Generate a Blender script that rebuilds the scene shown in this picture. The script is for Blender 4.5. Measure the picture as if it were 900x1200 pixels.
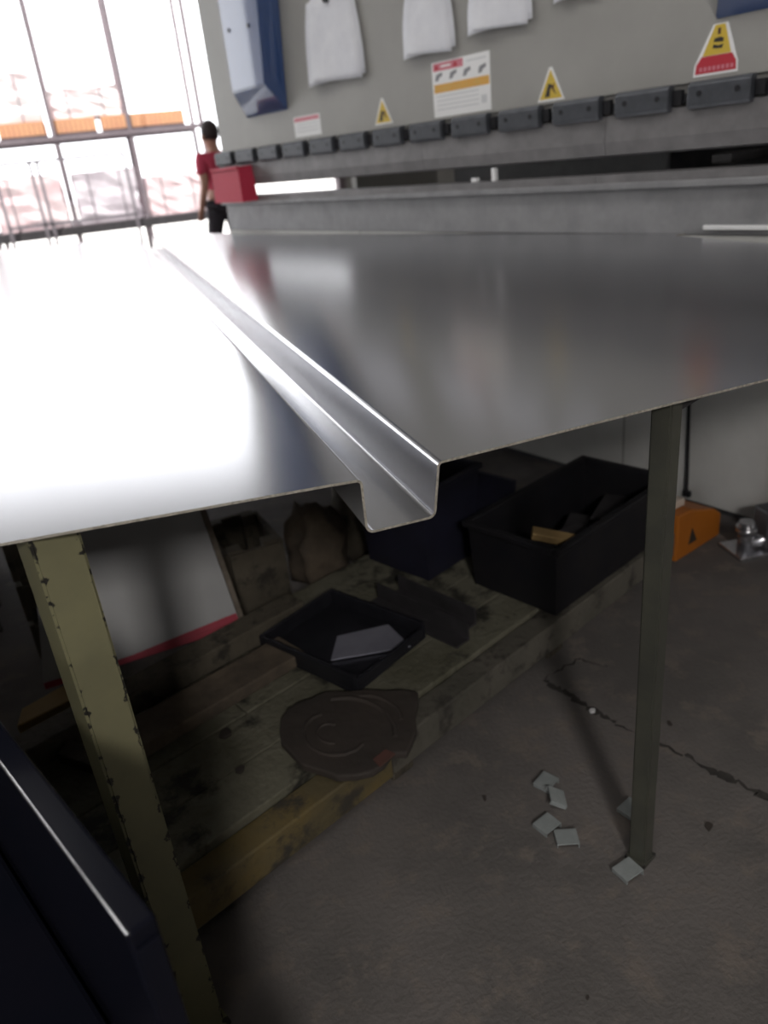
import bpy, bmesh, math, random
from mathutils import Matrix, Vector
random.seed(7)
for o in list(bpy.data.objects):
    bpy.data.objects.remove(o, do_unlink=True)
scene = bpy.context.scene
C = scene.collection

# ------------------------------------------------------------------ camera
cam_d = bpy.data.cameras.new('camera')
cam = bpy.data.objects.new('camera', cam_d); C.objects.link(cam)
cam_d.sensor_fit = 'HORIZONTAL'; cam_d.sensor_width = 36; cam_d.lens = 36
cam_d.clip_start = .02; cam_d.clip_end = 300
Rm = Matrix(((0.93794, 0.22407, -0.26469), (-0.33285, 0.36741, -0.86846), (-0.09735, 0.90266, 0.41919)))
cam.matrix_world = Matrix.Translation((0, 0, 1.15)) @ Rm.to_4x4()
cam_d.dof.use_dof = True; cam_d.dof.focus_distance = 0.95; cam_d.dof.aperture_fstop = 5.6
scene.camera = cam

# ------------------------------------------------------------------ world, lights, exposure
w = bpy.data.worlds.new('world'); scene.world = w; w.use_nodes = True
bg = w.node_tree.nodes['Background']
bg.inputs['Color'].default_value = (0.96, 0.97, 1.0, 1)
bg.inputs['Strength'].default_value = 3.4
def area(name, loc, size, power, rot=(0, 0, 0), col=(1, 1, 1)):
    l = bpy.data.lights.new(name, 'AREA'); l.shape = 'RECTANGLE'; l.size, l.size_y = size
    l.energy = power; l.color = col
    o = bpy.data.objects.new(name, l); C.objects.link(o); o.location = loc; o.rotation_euler = rot
    return o
area('roof_fill_lamp', (-1.2, -1.6, 5.86), (1.6, 3.6), 70, col=(1, .97, .93))
area('work_lamp', (-.4, -2.7, 2.68), (.4, .4), 64, rot=(math.radians(66), 0, math.radians(-10)), col=(1, .96, .92))
area('roof_fill_lamp', (-2.6, 4.6, 5.86), (1.6, 3.6), 140, col=(1, .98, .95))  # fill lamp added to brighten the machine face from above the aisle
sun_d = bpy.data.lights.new('sun', 'SUN'); sun_d.energy = 7.0; sun_d.angle = math.radians(2); sun_d.color = (1, .97, .93)
sun = bpy.data.objects.new('sun', sun_d); C.objects.link(sun)
sun.rotation_euler = Vector((.12, .40, -.9)).to_track_quat('-Z', 'Y').to_euler()
vs = scene.view_settings
vs.view_transform = 'Standard'; vs.look = 'None'; vs.exposure = 0.0; vs.gamma = 1.0; vs.use_curve_mapping = False

# ------------------------------------------------------------------ materials
def mat(name, col, rough=.6, metal=0., col2=None, scale=6., detail=6., lo=.35, hi=.65, bump=0., bscale=None, rvar=0., spec=.5, coat=0.):
    m = bpy.data.materials.new(name); m.use_nodes = True
    nt = m.node_tree; b = nt.nodes['Principled BSDF']
    b.inputs['Base Color'].default_value = (*col, 1); b.inputs['Roughness'].default_value = rough
    b.inputs['Metallic'].default_value = metal; b.inputs['Specular IOR Level'].default_value = spec
    b.inputs['Coat Weight'].default_value = coat
    tc = nt.nodes.new('ShaderNodeTexCoord')
    if col2 is not None or rvar:
        n = nt.nodes.new('ShaderNodeTexNoise'); n.inputs['Scale'].default_value = scale; n.inputs['Detail'].default_value = detail
        n.inputs['Roughness'].default_value = .62
        nt.links.new(tc.outputs['Object'], n.inputs['Vector'])
        mr = nt.nodes.new('ShaderNodeMapRange'); mr.inputs[1].default_value = lo; mr.inputs[2].default_value = hi
        nt.links.new(n.outputs['Fac'], mr.inputs[0])
        if col2 is not None:
            mx = nt.nodes.new('ShaderNodeMix'); mx.data_type = 'RGBA'
            mx.inputs[6].default_value = (*col, 1); mx.inputs[7].default_value = (*col2, 1)
            nt.links.new(mr.outputs[0], mx.inputs[0]); nt.links.new(mx.outputs[2], b.inputs['Base Color'])
        if rvar:
            r2 = nt.nodes.new('ShaderNodeMapRange'); r2.inputs[3].default_value = rough - rvar; r2.inputs[4].default_value = rough + rvar
            nt.links.new(mr.outputs[0], r2.inputs[0]); nt.links.new(r2.outputs[0], b.inputs['Roughness'])
    if bump:
        n2 = nt.nodes.new('ShaderNodeTexNoise'); n2.inputs['Scale'].default_value = bscale or scale * 6; n2.inputs['Detail'].default_value = 5
        nt.links.new(tc.outputs['Object'], n2.inputs['Vector'])
        bp = nt.nodes.new('ShaderNodeBump'); bp.inputs['Strength'].default_value = bump; bp.inputs['Distance'].default_value = .01
        nt.links.new(n2.outputs['Fac'], bp.inputs['Height']); nt.links.new(bp.outputs[0], b.inputs['Normal'])
    return m

def chipped(name, paint, paint2, metalc, hw, edge_lo=.62):
    """paint with chips along the long edges of a square tube of half width hw"""
    m = mat(name, paint, .5, 0, paint2, 9)
    nt = m.node_tree; b = nt.nodes['Principled BSDF']
    old = b.inputs['Base Color'].links[0].from_socket
    tc = nt.nodes.new('ShaderNodeTexCoord'); sp = nt.nodes.new('ShaderNodeSeparateXYZ')
    nt.links.new(tc.outputs['Object'], sp.inputs[0])
    ab = []
    for k in (0, 1):
        a = nt.nodes.new('ShaderNodeMath'); a.operation = 'ABSOLUTE'; nt.links.new(sp.outputs[k], a.inputs[0]); ab.append(a)
    mn = nt.nodes.new('ShaderNodeMath'); mn.operation = 'MINIMUM'
    nt.links.new(ab[0].outputs[0], mn.inputs[0]); nt.links.new(ab[1].outputs[0], mn.inputs[1])
    dv = nt.nodes.new('ShaderNodeMath'); dv.operation = 'DIVIDE'; dv.inputs[1].default_value = hw; nt.links.new(mn.outputs[0], dv.inputs[0])
    pw = nt.nodes.new('ShaderNodeMath'); pw.operation = 'POWER'; pw.inputs[1].default_value = 5; nt.links.new(dv.outputs[0], pw.inputs[0])
    n = nt.nodes.new('ShaderNodeTexNoise'); n.inputs['Scale'].default_value = 62; n.inputs['Detail'].default_value = 4
    nt.links.new(tc.outputs['Object'], n.inputs['Vector'])
    ml = nt.nodes.new('ShaderNodeMath'); ml.operation = 'MULTIPLY_ADD'; ml.inputs[1].default_value = .36
    nt.links.new(pw.outputs[0], ml.inputs[0]); nt.links.new(n.outputs['Fac'], ml.inputs[2])
    mr = nt.nodes.new('ShaderNodeMapRange'); mr.inputs[1].default_value = edge_lo; mr.inputs[2].default_value = edge_lo + .04
    nt.links.new(ml.outputs[0], mr.inputs[0])
    mx = nt.nodes.new('ShaderNodeMix'); mx.data_type = 'RGBA'; mx.inputs[7].default_value = (*metalc, 1)
    nt.links.new(old, mx.inputs[6]); nt.links.new(mr.outputs[0], mx.inputs[0]); nt.links.new(mx.outputs[2], b.inputs['Base Color'])
    return m

def mixture(name, cols, scales, rough=.85, bump=.4, bscale=60):
    """three-tone dirty surface"""
    m = mat(name, cols[0], rough, 0, cols[1], scales[0], 8, .42, .6, bump, bscale)
    nt = m.node_tree; b = nt.nodes['Principled BSDF']; old = b.inputs['Base Color'].links[0].from_socket
    tc = nt.nodes.new('ShaderNodeTexCoord'); n = nt.nodes.new('ShaderNodeTexNoise'); n.inputs['Scale'].default_value = scales[1]; n.inputs['Detail'].default_value = 9; n.inputs['Roughness'].default_value = .7
    nt.links.new(tc.outputs['Object'], n.inputs['Vector'])
    mr = nt.nodes.new('ShaderNodeMapRange'); mr.inputs[1].default_value = .52; mr.inputs[2].default_value = .62; nt.links.new(n.outputs['Fac'], mr.inputs[0])
    mx = nt.nodes.new('ShaderNodeMix'); mx.data_type = 'RGBA'; mx.inputs[7].default_value = (*cols[2], 1)
    nt.links.new(old, mx.inputs[6]); nt.links.new(mr.outputs[0], mx.inputs[0]); nt.links.new(mx.outputs[2], b.inputs['Base Color'])
    return m

M = {}
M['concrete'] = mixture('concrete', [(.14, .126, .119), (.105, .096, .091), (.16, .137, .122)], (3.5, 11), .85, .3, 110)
M['crack'] = mat('crack_dirt', (.02, .018, .017), .9, 0, (.05, .045, .04), 30)
M['wall'] = mat('wall_paint', (.42, .41, .39), .85, 0, (.34, .33, .31), 1.2)
M['ceiling'] = mat('ceiling_sheet', (.35, .35, .34), .8, 0, (.28, .28, .27), .8)
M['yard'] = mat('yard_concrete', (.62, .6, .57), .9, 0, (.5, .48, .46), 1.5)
M['steel'] = mat('mill_steel', (.60, .60, .615), .205, 1., (.56, .56, .58), 3, 2, .2, .8)
M['steel_edge'] = mat('sheared_edge_steel', (.62, .58, .5), .5, .6, (.35, .32, .27), 220, 3)
M['machine_grey'] = mat('machine_grey_paint', (.34, .335, .32), .45, 0, (.30, .295, .282), 2.5, 5)
M['bed_grey'] = mat('bed_grey_paint', (.60, .60, .58), .5, 0, (.5, .5, .485), 3, 6)
M['machine_dark'] = mat('machine_dark_steel', (.10, .10, .105), .5, .3, (.06, .06, .065), 14)
M['tool_steel'] = mat('tool_steel', (.23, .223, .228), .5, .4, (.17, .165, .17), 12, 6)
M['die_steel'] = mat('die_steel', (.30, .30, .31), .5, .35, (.23, .23, .24), 10, 6)
M['clamp'] = mat('clamp_black_oxide', (.085, .09, .105), .45, .35, (.06, .065, .075), 20)
M['bolt'] = mat('bolt_dark', (.035, .035, .04), .4, .6)
M['blue'] = mat('blue_enamel', (.03, .07, .2), .28, 0, (.025, .06, .18), 5, coat=1.)
M['paper'] = mat('paper_white', (.78, .79, .84), .6, 0, (.7, .71, .77), 9, 3, bump=.25, bscale=14)
M['sticker_white'] = mat('sticker_white', (.82, .82, .83), .5)
M['sticker_pink'] = mat('sticker_red_faded', (.62, .2, .25), .5)
M['sticker_orange'] = mat('sticker_orange', (.72, .36, .06), .5, 0, (.66, .40, .10), 30)
M['sticker_yellow'] = mat('sticker_yellow', (.66, .46, .05), .5, 0, (.6, .44, .07), 40)
M['sticker_red'] = mat('sticker_red', (.5, .03, .05), .5)
M['print_grey'] = mat('print_grey', (.25, .25, .27), .6)
M['print_pale'] = mat('print_pale', (.62, .63, .65), .6)
M['print_black'] = mat('print_black', (.03, .025, .02), .6)
M['red_plastic'] = mat('red_plastic', (.5, .03, .07), .6, 0, (.48, .025, .06), 8)
M['black_plastic'] = mat('black_plastic', (.009, .009, .012), .5, 0, (.014, .013, .015), 14, spec=.3)
M['navy'] = mat('navy_plastic', (.014, .014, .03), .55, 0, (.01, .01, .02), 9)
M['dark_panel'] = mat('dark_enamel', (.006, .007, .012), .2, 0, (.008, .008, .013), 6, spec=.08)
M['yellow_leg'] = chipped('chipped_yellow_paint', (.20, .188, .105), (.16, .152, .09), (.02, .018, .015), .026, .735)
M['green_leg'] = chipped('worn_olive_paint', (.075, .075, .058), (.05, .05, .043), (.03, .028, .026), .015, .80)
M['rail_steel'] = mat('dark_rail_steel', (.06, .055, .06), .6, .4, (.04, .038, .04), 16)
M['deck'] = mixture('dirty_plywood', [(.15, .142, .105), (.10, .095, .064), (.025, .023, .017)], (5, 7), .9, .5, 70)
M['timber'] = mixture('old_timber', [(.10, .085, .062), (.065, .055, .04), (.03, .026, .02)], (4, 12), .9, .5, 60)
M['yellow_rail'] = mixture('worn_yellow_rail', [(.15, .11, .042), (.11, .088, .045), (.045, .039, .03)], (6, 10), .75, .3, 60)
M['rail_pale'] = mixture('pale_rail', [(.11, .10, .082), (.08, .075, .06), (.04, .035, .03)], (5, 14), .85, .4, 60)
M['rubber'] = mat('dark_brown_mat', (.035, .029, .025), .75, 0, (.05, .039, .033), 7, bump=.5, bscale=25)
M['rust'] = mat('rust_red', (.11, .045, .035), .8, 0, (.08, .04, .03), 20)
M['board'] = mat('white_melamine', (.36, .36, .365), .5, 0, (.31, .31, .315), 2.5)
M['board_edge'] = mat('brown_board_edge', (.18, .15, .12), .8, 0, (.1, .08, .06), 25)
M['red_strip'] = mat('red_strip', (.36, .02, .05), .5, 0, (.25, .015, .03), 12)
M['tray_metal'] = mat('tray_dark_metal', (.045, .045, .055), .38, .6, (.03, .03, .038), 9)
M['sheen'] = mat('grey_offcut_metal', (.36, .36, .43), .4, .4, (.28, .28, .34), 7)
M['cardboard'] = mat('cardboard', (.33, .22, .09), .85, 0, (.27, .18, .075), 8)
M['rag'] = mat('oily_rag', (.13, .10, .07), .9, 0, (.07, .055, .042), 12, bump=.5, bscale=25)
M['galv'] = mat('galvanised', (.42, .45, .45), .45, .4, (.34, .37, .37), 40)
M['orange'] = mat('orange_enamel', (.42, .13, .012), .5, 0, (.36, .11, .01), 7)
M['cream'] = mat('cream_cover', (.6, .5, .42), .6, 0, (.5, .42, .36), 12)
M['chrome'] = mat('bright_steel', (.6, .6, .63), .25, .9, (.4, .4, .43), 18)
M['post'] = mat('grey_post', (.2, .165, .18), .6, 0, (.15, .125, .14), 8)
M['pink_wrap'] = mat('pink_wrap', (.74, .55, .57), .6, 0, (.86, .74, .75), 3.2, 6, .4, .65)
M['grey_wrap'] = mat('grey_wrap', (.72, .67, .71), .6, 0, (.58, .52, .57), 3, 6)
M['pale_wrap'] = mat('pale_pink_wrap', (.82, .66, .67), .6, 0, (.9, .84, .84), 2.2, 6, .4, .6)
M['orange_wood'] = mat('orange_wood', (.62, .32, .19), .8, 0, (.66, .38, .2), 6)
M['orange_wood_dark'] = mat('orange_wood_dark', (.48, .22, .14), .8)
M['cage'] = mat('cage_wire', (.2, .18, .2), .6)
M['skin'] = mat('skin', (.42, .22, .16), .6)
M['hair'] = mat('hair', (.03, .018, .018), .7)
M['shirt'] = mat('red_shirt', (.55, .06, .11), .85, 0, (.5, .05, .1), 9)
M['jeans'] = mat('dark_trousers', (.035, .03, .04), .85)
M['glass'] = mat('skylight_diffuser', (.8, .8, .78), .5)

# ------------------------------------------------------------------ helpers
def link(name, me, m, parent=None, loc=None, rot=None):
    o = bpy.data.objects.new(name, me); C.objects.link(o)
    if m is not None and not me.materials: me.materials.append(m if not isinstance(m, str) else M[m])
    if parent is not None: o.parent = parent
    if loc is not None: o.location = loc
    if rot is not None: o.rotation_euler = rot
    return o
def pyd(name, verts, faces, m, parent=None, smooth=False, loc=None, rot=None):
    me = bpy.data.meshes.new(name); me.from_pydata([tuple(v) for v in verts], [], faces); me.validate()
    bm = bmesh.new(); bm.from_mesh(me); bmesh.ops.recalc_face_normals(bm, faces=bm.faces); bm.to_mesh(me); bm.free()
    if smooth:
        for p in me.polygons: p.use_smooth = True
    return link(name, me, m, parent, loc, rot)
def from_bm(name, bm, m, parent=None, smooth=False, loc=None, rot=None):
    me = bpy.data.meshes.new(name); bm.to_mesh(me); bm.free()
    if smooth:
        for p in me.polygons: p.use_smooth = True
    return link(name, me, m, parent, loc, rot)
def bm_box(bm, lo, hi, mx=None):
    c = [(a + b) / 2 for a, b in zip(lo, hi)]; s = [abs(b - a) for a, b in zip(lo, hi)]
    T = Matrix.Translation(c) @ Matrix.Diagonal((*s, 1))
    if mx is not None: T = mx @ T
    return bmesh.ops.create_cube(bm, size=1, matrix=T)['verts']
def box(name, lo, hi, m, parent=None, bev=0., seg=2, loc=None, rot=None):
    bm = bmesh.new(); bm_box(bm, lo, hi)
    if bev: bmesh.ops.bevel(bm, geom=bm.edges[:], offset=bev, segments=seg, affect='EDGES', profile=.5)
    return from_bm(name, bm, m, parent, False, loc, rot)
def cyl(name, p0, p1, r, m, parent=None, n=12, r2=None):
    p0, p1 = Vector(p0), Vector(p1); d = p1 - p0
    bm = bmesh.new()
    T = Matrix.Translation((p0 + p1) / 2) @ d.to_track_quat('Z', 'Y').to_matrix().to_4x4()
    bmesh.ops.create_cone(bm, cap_ends=True, segments=n, radius1=r, radius2=r if r2 is None else r2, depth=d.length, matrix=T)
    for f in bm.faces: f.smooth = len(f.verts) == 4
    return from_bm(name, bm, m, parent)
def prism(name, pts, axis, a, b, m, parent=None, bev=0., loc=None, rot=None):
    """polygon pts extruded along axis from a to b; pts are the other two coordinates in order"""
    def put(p, t):
        return {'x': (t, p[0], p[1]), 'y': (p[0], t, p[1]), 'z': (p[0], p[1], t)}[axis]
    n = len(pts); bm = bmesh.new()
    va = [bm.verts.new(put(p, a)) for p in pts]; vb = [bm.verts.new(put(p, b)) for p in pts]
    bm.faces.new(va); bm.faces.new(vb[::-1])
    for i in range(n): bm.faces.new((va[i], vb[i], vb[(i + 1) % n], va[(i + 1) % n]))
    bmesh.ops.recalc_face_normals(bm, faces=bm.faces)
    if bev: bmesh.ops.bevel(bm, geom=bm.edges[:], offset=bev, segments=2, affect='EDGES', profile=.5)
    return from_bm(name, bm, m, parent, False, loc, rot)
def pipe(name, pts, r, m, parent=None):
    cu = bpy.data.curves.new(name, 'CURVE'); cu.dimensions = '3D'; cu.bevel_depth = r; cu.bevel_resolution = 2; cu.use_fill_caps = True
    s = cu.splines.new('POLY'); s.points.add(len(pts) - 1)
    for q, p in zip(s.points, pts): q.co = (*p, 1)
    tmp = bpy.data.objects.new(name + '_tmp', cu); C.objects.link(tmp)
    dg = bpy.context.evaluated_depsgraph_get()
    me = bpy.data.meshes.new_from_object(tmp.evaluated_get(dg)); me.name = name
    bpy.data.objects.remove(tmp, do_unlink=True); me.materials.clear()
    for p in me.polygons: p.use_smooth = True
    return link(name, me, m, parent)
def tag(o, label, cat, group=None):
    o['label'] = label; o['category'] = cat
    if group: o['group'] = group
    return o
def thing(name, label, cat, loc=(0, 0, 0), rz=0., group=None):
    o = bpy.data.objects.new(name, None); C.objects.link(o); o.empty_display_size = .05
    o.location = loc; o.rotation_euler = (0, 0, rz)
    return tag(o, label, cat, group)
def struct(o, label=None):
    o['kind'] = 'structure'
    if label: o['label'] = label
    return o

# ------------------------------------------------------------------ the building
YD = 10.0          # plane of the far wall with the big door
floor = struct(box('floor', (-7, -5, -.12), (6, YD + .15, 0), 'concrete'), 'grey worn concrete workshop floor')
struct(box('ceiling', (-7.15, -5.15, 6.0), (6.15, YD + .3, 6.15), 'ceiling'), 'grey sheet roof of the workshop')
struct(box('wall_left', (-7.15, -5.15, -.12), (-7, YD + .15, 6), 'wall'), 'plain painted wall on the left')
struct(box('wall_right', (6, -5.15, -.12), (6.15, YD + .15, 6), 'wall'), 'plain painted wall behind the press brake')
bm = bmesh.new()
WX0, WX1, WZ0, WZ1 = -5.0, -1.4, .8, 2.0
bm_box(bm, (-7, -5.15, -.12), (WX0, -5, 6)); bm_box(bm, (WX1, -5.15, -.12), (6, -5, 6))
bm_box(bm, (WX0, -5.15, -.12), (WX1, -5, WZ0)); bm_box(bm, (WX0, -5.15, WZ1), (WX1, -5, 6))
struct(from_bm('wall_back', bm, 'wall'), 'plain painted wall with a wide window behind the camera')
w2 = struct(box('window_2', (WX0, -5.12, WZ0), (WX1, -5.03, WZ0 + .06), 'rail_steel'), 'steel frame of the wide window')
for x in (WX0, -3.8, -2.6, WX1 - .06): box('window_bar', (x, -5.12, WZ0 + .06), (x + .06, -5.03, WZ1), 'rail_steel', w2)
DX0, DX1, DZ = -6.4, 3.0, 4.2
bm = bmesh.new()
bm_box(bm, (-7, YD, 0), (DX0, YD + .15, 6)); bm_box(bm, (DX1, YD, 0), (6, YD + .15, 6)); bm_box(bm, (DX0, YD, DZ), (DX1, YD + .15, 6))
struct(from_bm('wall_far', bm, 'wall'), 'end wall around the wide open doorway')
d1 = struct(box('door_1', (DX0, YD - .02, DZ - .08), (DX1, YD + .17, DZ), 'post'), 'steel lintel of the open doorway')
for x in (DX0, DX1 - .08): box('door_jamb', (x, YD - .02, 0), (x + .08, YD + .17, DZ - .08), 'post', d1)
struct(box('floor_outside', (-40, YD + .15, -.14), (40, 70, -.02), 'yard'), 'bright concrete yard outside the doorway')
struct(box('window_1', (-2.05, -3.45, 5.88), (-.35, .25, 5.999), 'wall'), 'roof light frame above the work area')
struct(box('fill_lamp_frame', (-3.45, 2.75, 5.88), (-1.75, 6.45, 5.999), 'wall'), 'added frame for the fill lamp above the aisle beside the press brake')  # unseen frame, added to go with the fill lamp over the aisle
# joint and cracks in the concrete
def crack(pts, wd):
    V, F = [], []
    for i, p in enumerate(pts):
        q = Vector(pts[min(i + 1, len(pts) - 1)]) - Vector(pts[max(i - 1, 0)]); q.normalize(); nrm = Vector((-q.y, q.x))
        ww = wd * random.uniform(.2, 1.9)
        V += [(p[0] + nrm.x * ww, p[1] + nrm.y * ww, .0012), (p[0] - nrm.x * ww, p[1] - nrm.y * ww, .0012)]
        if i: k = 2 * i; F.append((k - 2, k, k + 1, k - 1))
    return pyd('floor_crack', V, F, 'crack', floor)
def wiggle(a, b, n, amp):
    out = []
    for i in range(n + 1):
        t = i / n; out.append((a[0] + (b[0] - a[0]) * t + random.uniform(-amp, amp), a[1] + (b[1] - a[1]) * t + random.uniform(-amp, amp)))
    return out
crack(wiggle((.742, 1.30), (.80, 1.10), 26, .005), .006)
crack(wiggle((.80, 1.10), (.865, .964), 10, .004), .0025)
crack(wiggle((.865, .964), (.96, .74), 30, .005), .006)
crack(wiggle((.742, 1.30), (.86, 1.33), 8, .006), .002)
crack(wiggle((.86, 1.33), (.90, 1.27), 6, .006), .002)

# ------------------------------------------------------------------ press brake (local x to its right end, y into the machine)
MD = (-.31944, .94761); MN = (.94761, .31944); MO = 2.1287
pb = thing('press_brake', 'long grey press brake with blue cylinder covers and a row of black punch clamps', 'press brake',
           (MN[0] * MO, MN[1] * MO, 0), math.radians(-71.371))
UL, UR = -4.16, -.35
box('bed_panel', (UL, 0, .03), (UR, .09, .855), 'bed_grey', pb, .004)
box('bed_beam', (UL, -.002, .8555), (UR, .09, .986), 'die_steel', pb, .004)
box('toe_plate', (UL + .05, .03, 0), (UR - .05, .085, .03), 'machine_dark', pb)
for u in (-2.93, -1.52):
    box('panel_seam', (u, -.0015, .05), (u + .006, .001, .9), 'machine_grey', pb)
box('die_holder', (UL, -.03, .987), (UR, .10, 1.006), 'die_steel', pb, .003)
# dies and punches come in separate lengths
x = UL + .02; k = 0
while x < UR - .05:
    x2 = min(x + .835, UR)
    prism('die', [(-.024, 1.006), (.07, 1.006), (.07, 1.03), (.035, 1.032), (.023, 1.02), (.011, 1.032), (-.024, 1.03)], 'x', x, x2 - .002, 'tool_steel', pb)
    x = x2
x = -4.10; k = 0
while x < UR - .05:
    x2 = min(x + .835, UR)
    prism('punch', [(-.03, 1.19), (-.034, 1.12), (-.026, 1.084), (.018, 1.078), (.026, 1.084), (.034, 1.19)], 'x', x, x2 - .002, 'tool_steel', pb)
    x = x2
bm = bmesh.new(); bm_box(bm, (-4.10, 0, 1.192), (UR, .08, 2.75))
from_bm('ram', bm, 'machine_grey', pb)
box('ram_ledge', (-4.10, -.012, 1.246), (UR, 0, 1.252), 'machine_grey', pb)
box('clamp_bar', (-4.10, -.022, 1.20), (UR, 0, 1.222), 'machine_dark', pb)
clamp_me = bolt_me = None
for k in range(-3, 13):
    ur = -1.146 - .2315 * k
    if k == 12: ur += .0
    if clamp_me is None:
        bm = bmesh.new()
        n = [(-.022, 1.181), (-.046, 1.181), (-.052, 1.19), (-.052, 1.236), (-.044, 1.246), (-.022, 1.246)]
        o = prism('punch_clamp', n, 'x', -.174, 0, 'clamp', pb, .0025); clamp_me = o.data
        o.location = (ur, 0, 0)
    else:
        o = link('punch_clamp', clamp_me, None, pb, (ur, 0, 0))
    box('clamp_spacer', (ur + .004, -.036, 1.196), (ur + .03, -.022, 1.232), 'bolt', pb)
    for bx_ in (-.14, -.034):
        if bolt_me is None:
            b = cyl('bolt', (0, -.0535, 0), (0, -.045, 0), .0075, 'bolt', o, 10); bolt_me = b.data
        else:
            b = link('bolt', bolt_me, None, o)
        b.location = (bx_, 0, 1.216)
# frame plates with throats, back beam
for u in (-4.13, -.42):
    prism('side_frame', [(.10, 0), (1.5, 0), (1.5, 2.7), (.09, 2.7), (.09, 1.5), (.85, 1.5), (.85, .75), (.10, .75)], 'x', u, u + .05, 'machine_grey', pb)
box('back_gauge_beam', (-2.62, .42, .80), (-.5, .62, 1.30), 'machine_dark', pb, .005)
for u in (-1.15, -1.32):
    g = box('gauge_finger', (u - .03, .14, 1.035), (u + .03, .42, 1.06), 'tool_steel', pb, .004)
box('gauge_guard', (-2.62, .30, .9), (-1.6, .315, 1.2), 'die_steel', pb)
box('support_bar', (-1.27, -.016, .872), (-.42, -.0025, .884), 'sticker_white', pb, .002)
# blue cylinder covers with a sloped foot and one slanted side
def cover(u0, u1, top, flip):
    D = .1; t = .12
    ub0, ub1 = u0, u1                     # back edge
    uf0, uf1 = u0 + .068, u1 - .011       # front edge
    V = [(ub0, -.001, 1.38), (ub1, -.001, 1.38), (uf1, -D, 1.49), (uf0, -D, 1.49),
         (ub0, -.001, top), (ub1 + t, -.001, top), (uf1 + t, -D, top), (uf0, -D, top)]
    F = [(0, 1, 2, 3), (1, 5, 6, 2), (3, 2, 6, 7), (0, 3, 7, 4), (0, 4, 5, 1), (4, 7, 6, 5)]
    me = pyd('cylinder_cover', V, F, 'blue', pb)
    b = bmesh.new(); b.from_mesh(me.data); bmesh.ops.bevel(b, geom=b.edges[:], offset=.004, segments=2, affect='EDGES'); b.to_mesh(me.data); b.free()
    for du, z in ((.13, 1.735), (.31, 1.725)):
        cyl('screw', (u0 + du, -D - .004, z), (u0 + du, -D + .002, z), .009, 'bolt', me, 10)
    return me
cover(-3.773, -3.387, 2.5, False)
cover(-1.284, -.50, 2.5, True)
# stickers on the ram: flat printed plates
def plate(name, pts, m, parent, v, th=.0012):
    return prism(name, pts, 'y', v - th, v, m, parent)
def rect(u0, z0, u1, z1): return [(u0, z0), (u1, z0), (u1, z1), (u0, z1)]
st = plate('warning_sticker', rect(-2.385, 1.256, -2.093, 1.432), 'sticker_white', pb, -.0002)
st['label'] = 'white notice with a faded red header and an orange stripe'
v = -.0016
plate('header', rect(-2.377, 1.403, -2.222, 1.428), 'sticker_pink', st, v, .0004)
for u in (-2.36, -2.262):
    plate('header_mark', [(u - .012, 1.408), (u + .014, 1.408), (u + .001, 1.426)], 'sticker_red', st, v - .0005, .0004)
plate('header_text', rect(-2.335, 1.413, -2.285, 1.419), 'sticker_white', st, v - .0005, .0004)
for u in (-2.35, -2.275, -2.205, -2.13):
    plate('pictogram', [(u - .02, 1.372), (u - .004, 1.372), (u + .004, 1.382), (u + .02, 1.388), (u + .018, 1.398), (u - .012, 1.392)], 'print_grey', st, v, .0004)
plate('stripe', rect(-2.377, 1.334, -2.098, 1.361), 'sticker_orange', st, v, .0004)
for z in (1.32, 1.306, 1.292, 1.278):
    plate('print_line', rect(-2.365, z, -2.15, z + .004), 'print_pale', st, v, .0004)
plate('print_line', rect(-2.205, 1.413, -2.11, 1.418), 'print_pale', st, v, .0004)
plate('pictogram', rect(-2.138, 1.28, -2.112, 1.305), 'print_pale', st, v, .0004)
s2 = plate('notice_sticker', rect(-3.352, 1.262, -3.136, 1.345), 'sticker_white', pb, -.0002)
s2['label'] = 'small white notice with a faded red header strip'
plate('header', rect(-3.345, 1.325, -3.143, 1.341), 'sticker_pink', s2, v, .0004)
for z in (1.31, 1.296, 1.282): plate('print_line', rect(-3.335, z, -3.155, z + .005), 'print_pale', s2, v, .0004)
def triangle(u, z0, wd, ht):
    t = plate('warning_triangle', [(u - wd / 2, z0), (u + wd / 2, z0), (u + .006, z0 + ht), (u - .006, z0 + ht)], 'sticker_white', pb, -.0002)
    plate('yellow_field', [(u - wd * .42, z0 + .006), (u + wd * .42, z0 + .006), (u, z0 + ht * .93)], 'sticker_yellow', t, v, .0004)
    plate('hand_symbol', [(u - wd * .22, z0 + .012), (u - wd * .04, z0 + .012), (u - wd * .02, z0 + .03), (u + wd * .06, z0 + .045), (u - wd * .08, z0 + .05)], 'print_black', t, v - .0005, .0004)
    plate('flash_symbol', [(u + wd * .02, z0 + .038), (u + wd * .14, z0 + .05), (u + wd * .12, z0 + .034), (u + wd * .2, z0 + .016), (u + wd * .1, z0 + .026)], 'rust', t, v - .0005, .0004)
    return t
triangle(-2.689, 1.262, .115, .092)['label'] = 'small faded yellow hand warning triangle'
triangle(-1.831, 1.254, .11, .094)['label'] = 'yellow hand warning triangle above the clamps'
sg = plate('danger_sign', [(-1.338, 1.257), (-1.212, 1.257), (-1.214, 1.283), (-1.248, 1.372), (-1.288, 1.372), (-1.336, 1.283)], 'sticker_white', pb, -.0002)
sg['label'] = 'yellow and red danger sign below the right blue cover'
plate('yellow_field', [(-1.314, 1.303), (-1.234, 1.303), (-1.255, 1.37), (-1.282, 1.37)], 'sticker_yellow', sg, v, .0004)
plate('red_field', [(-1.332, 1.263), (-1.217, 1.263), (-1.219, 1.284), (-1.231, 1.302), (-1.316, 1.302), (-1.33, 1.284)], 'sticker_red', sg, v, .0004)
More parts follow.
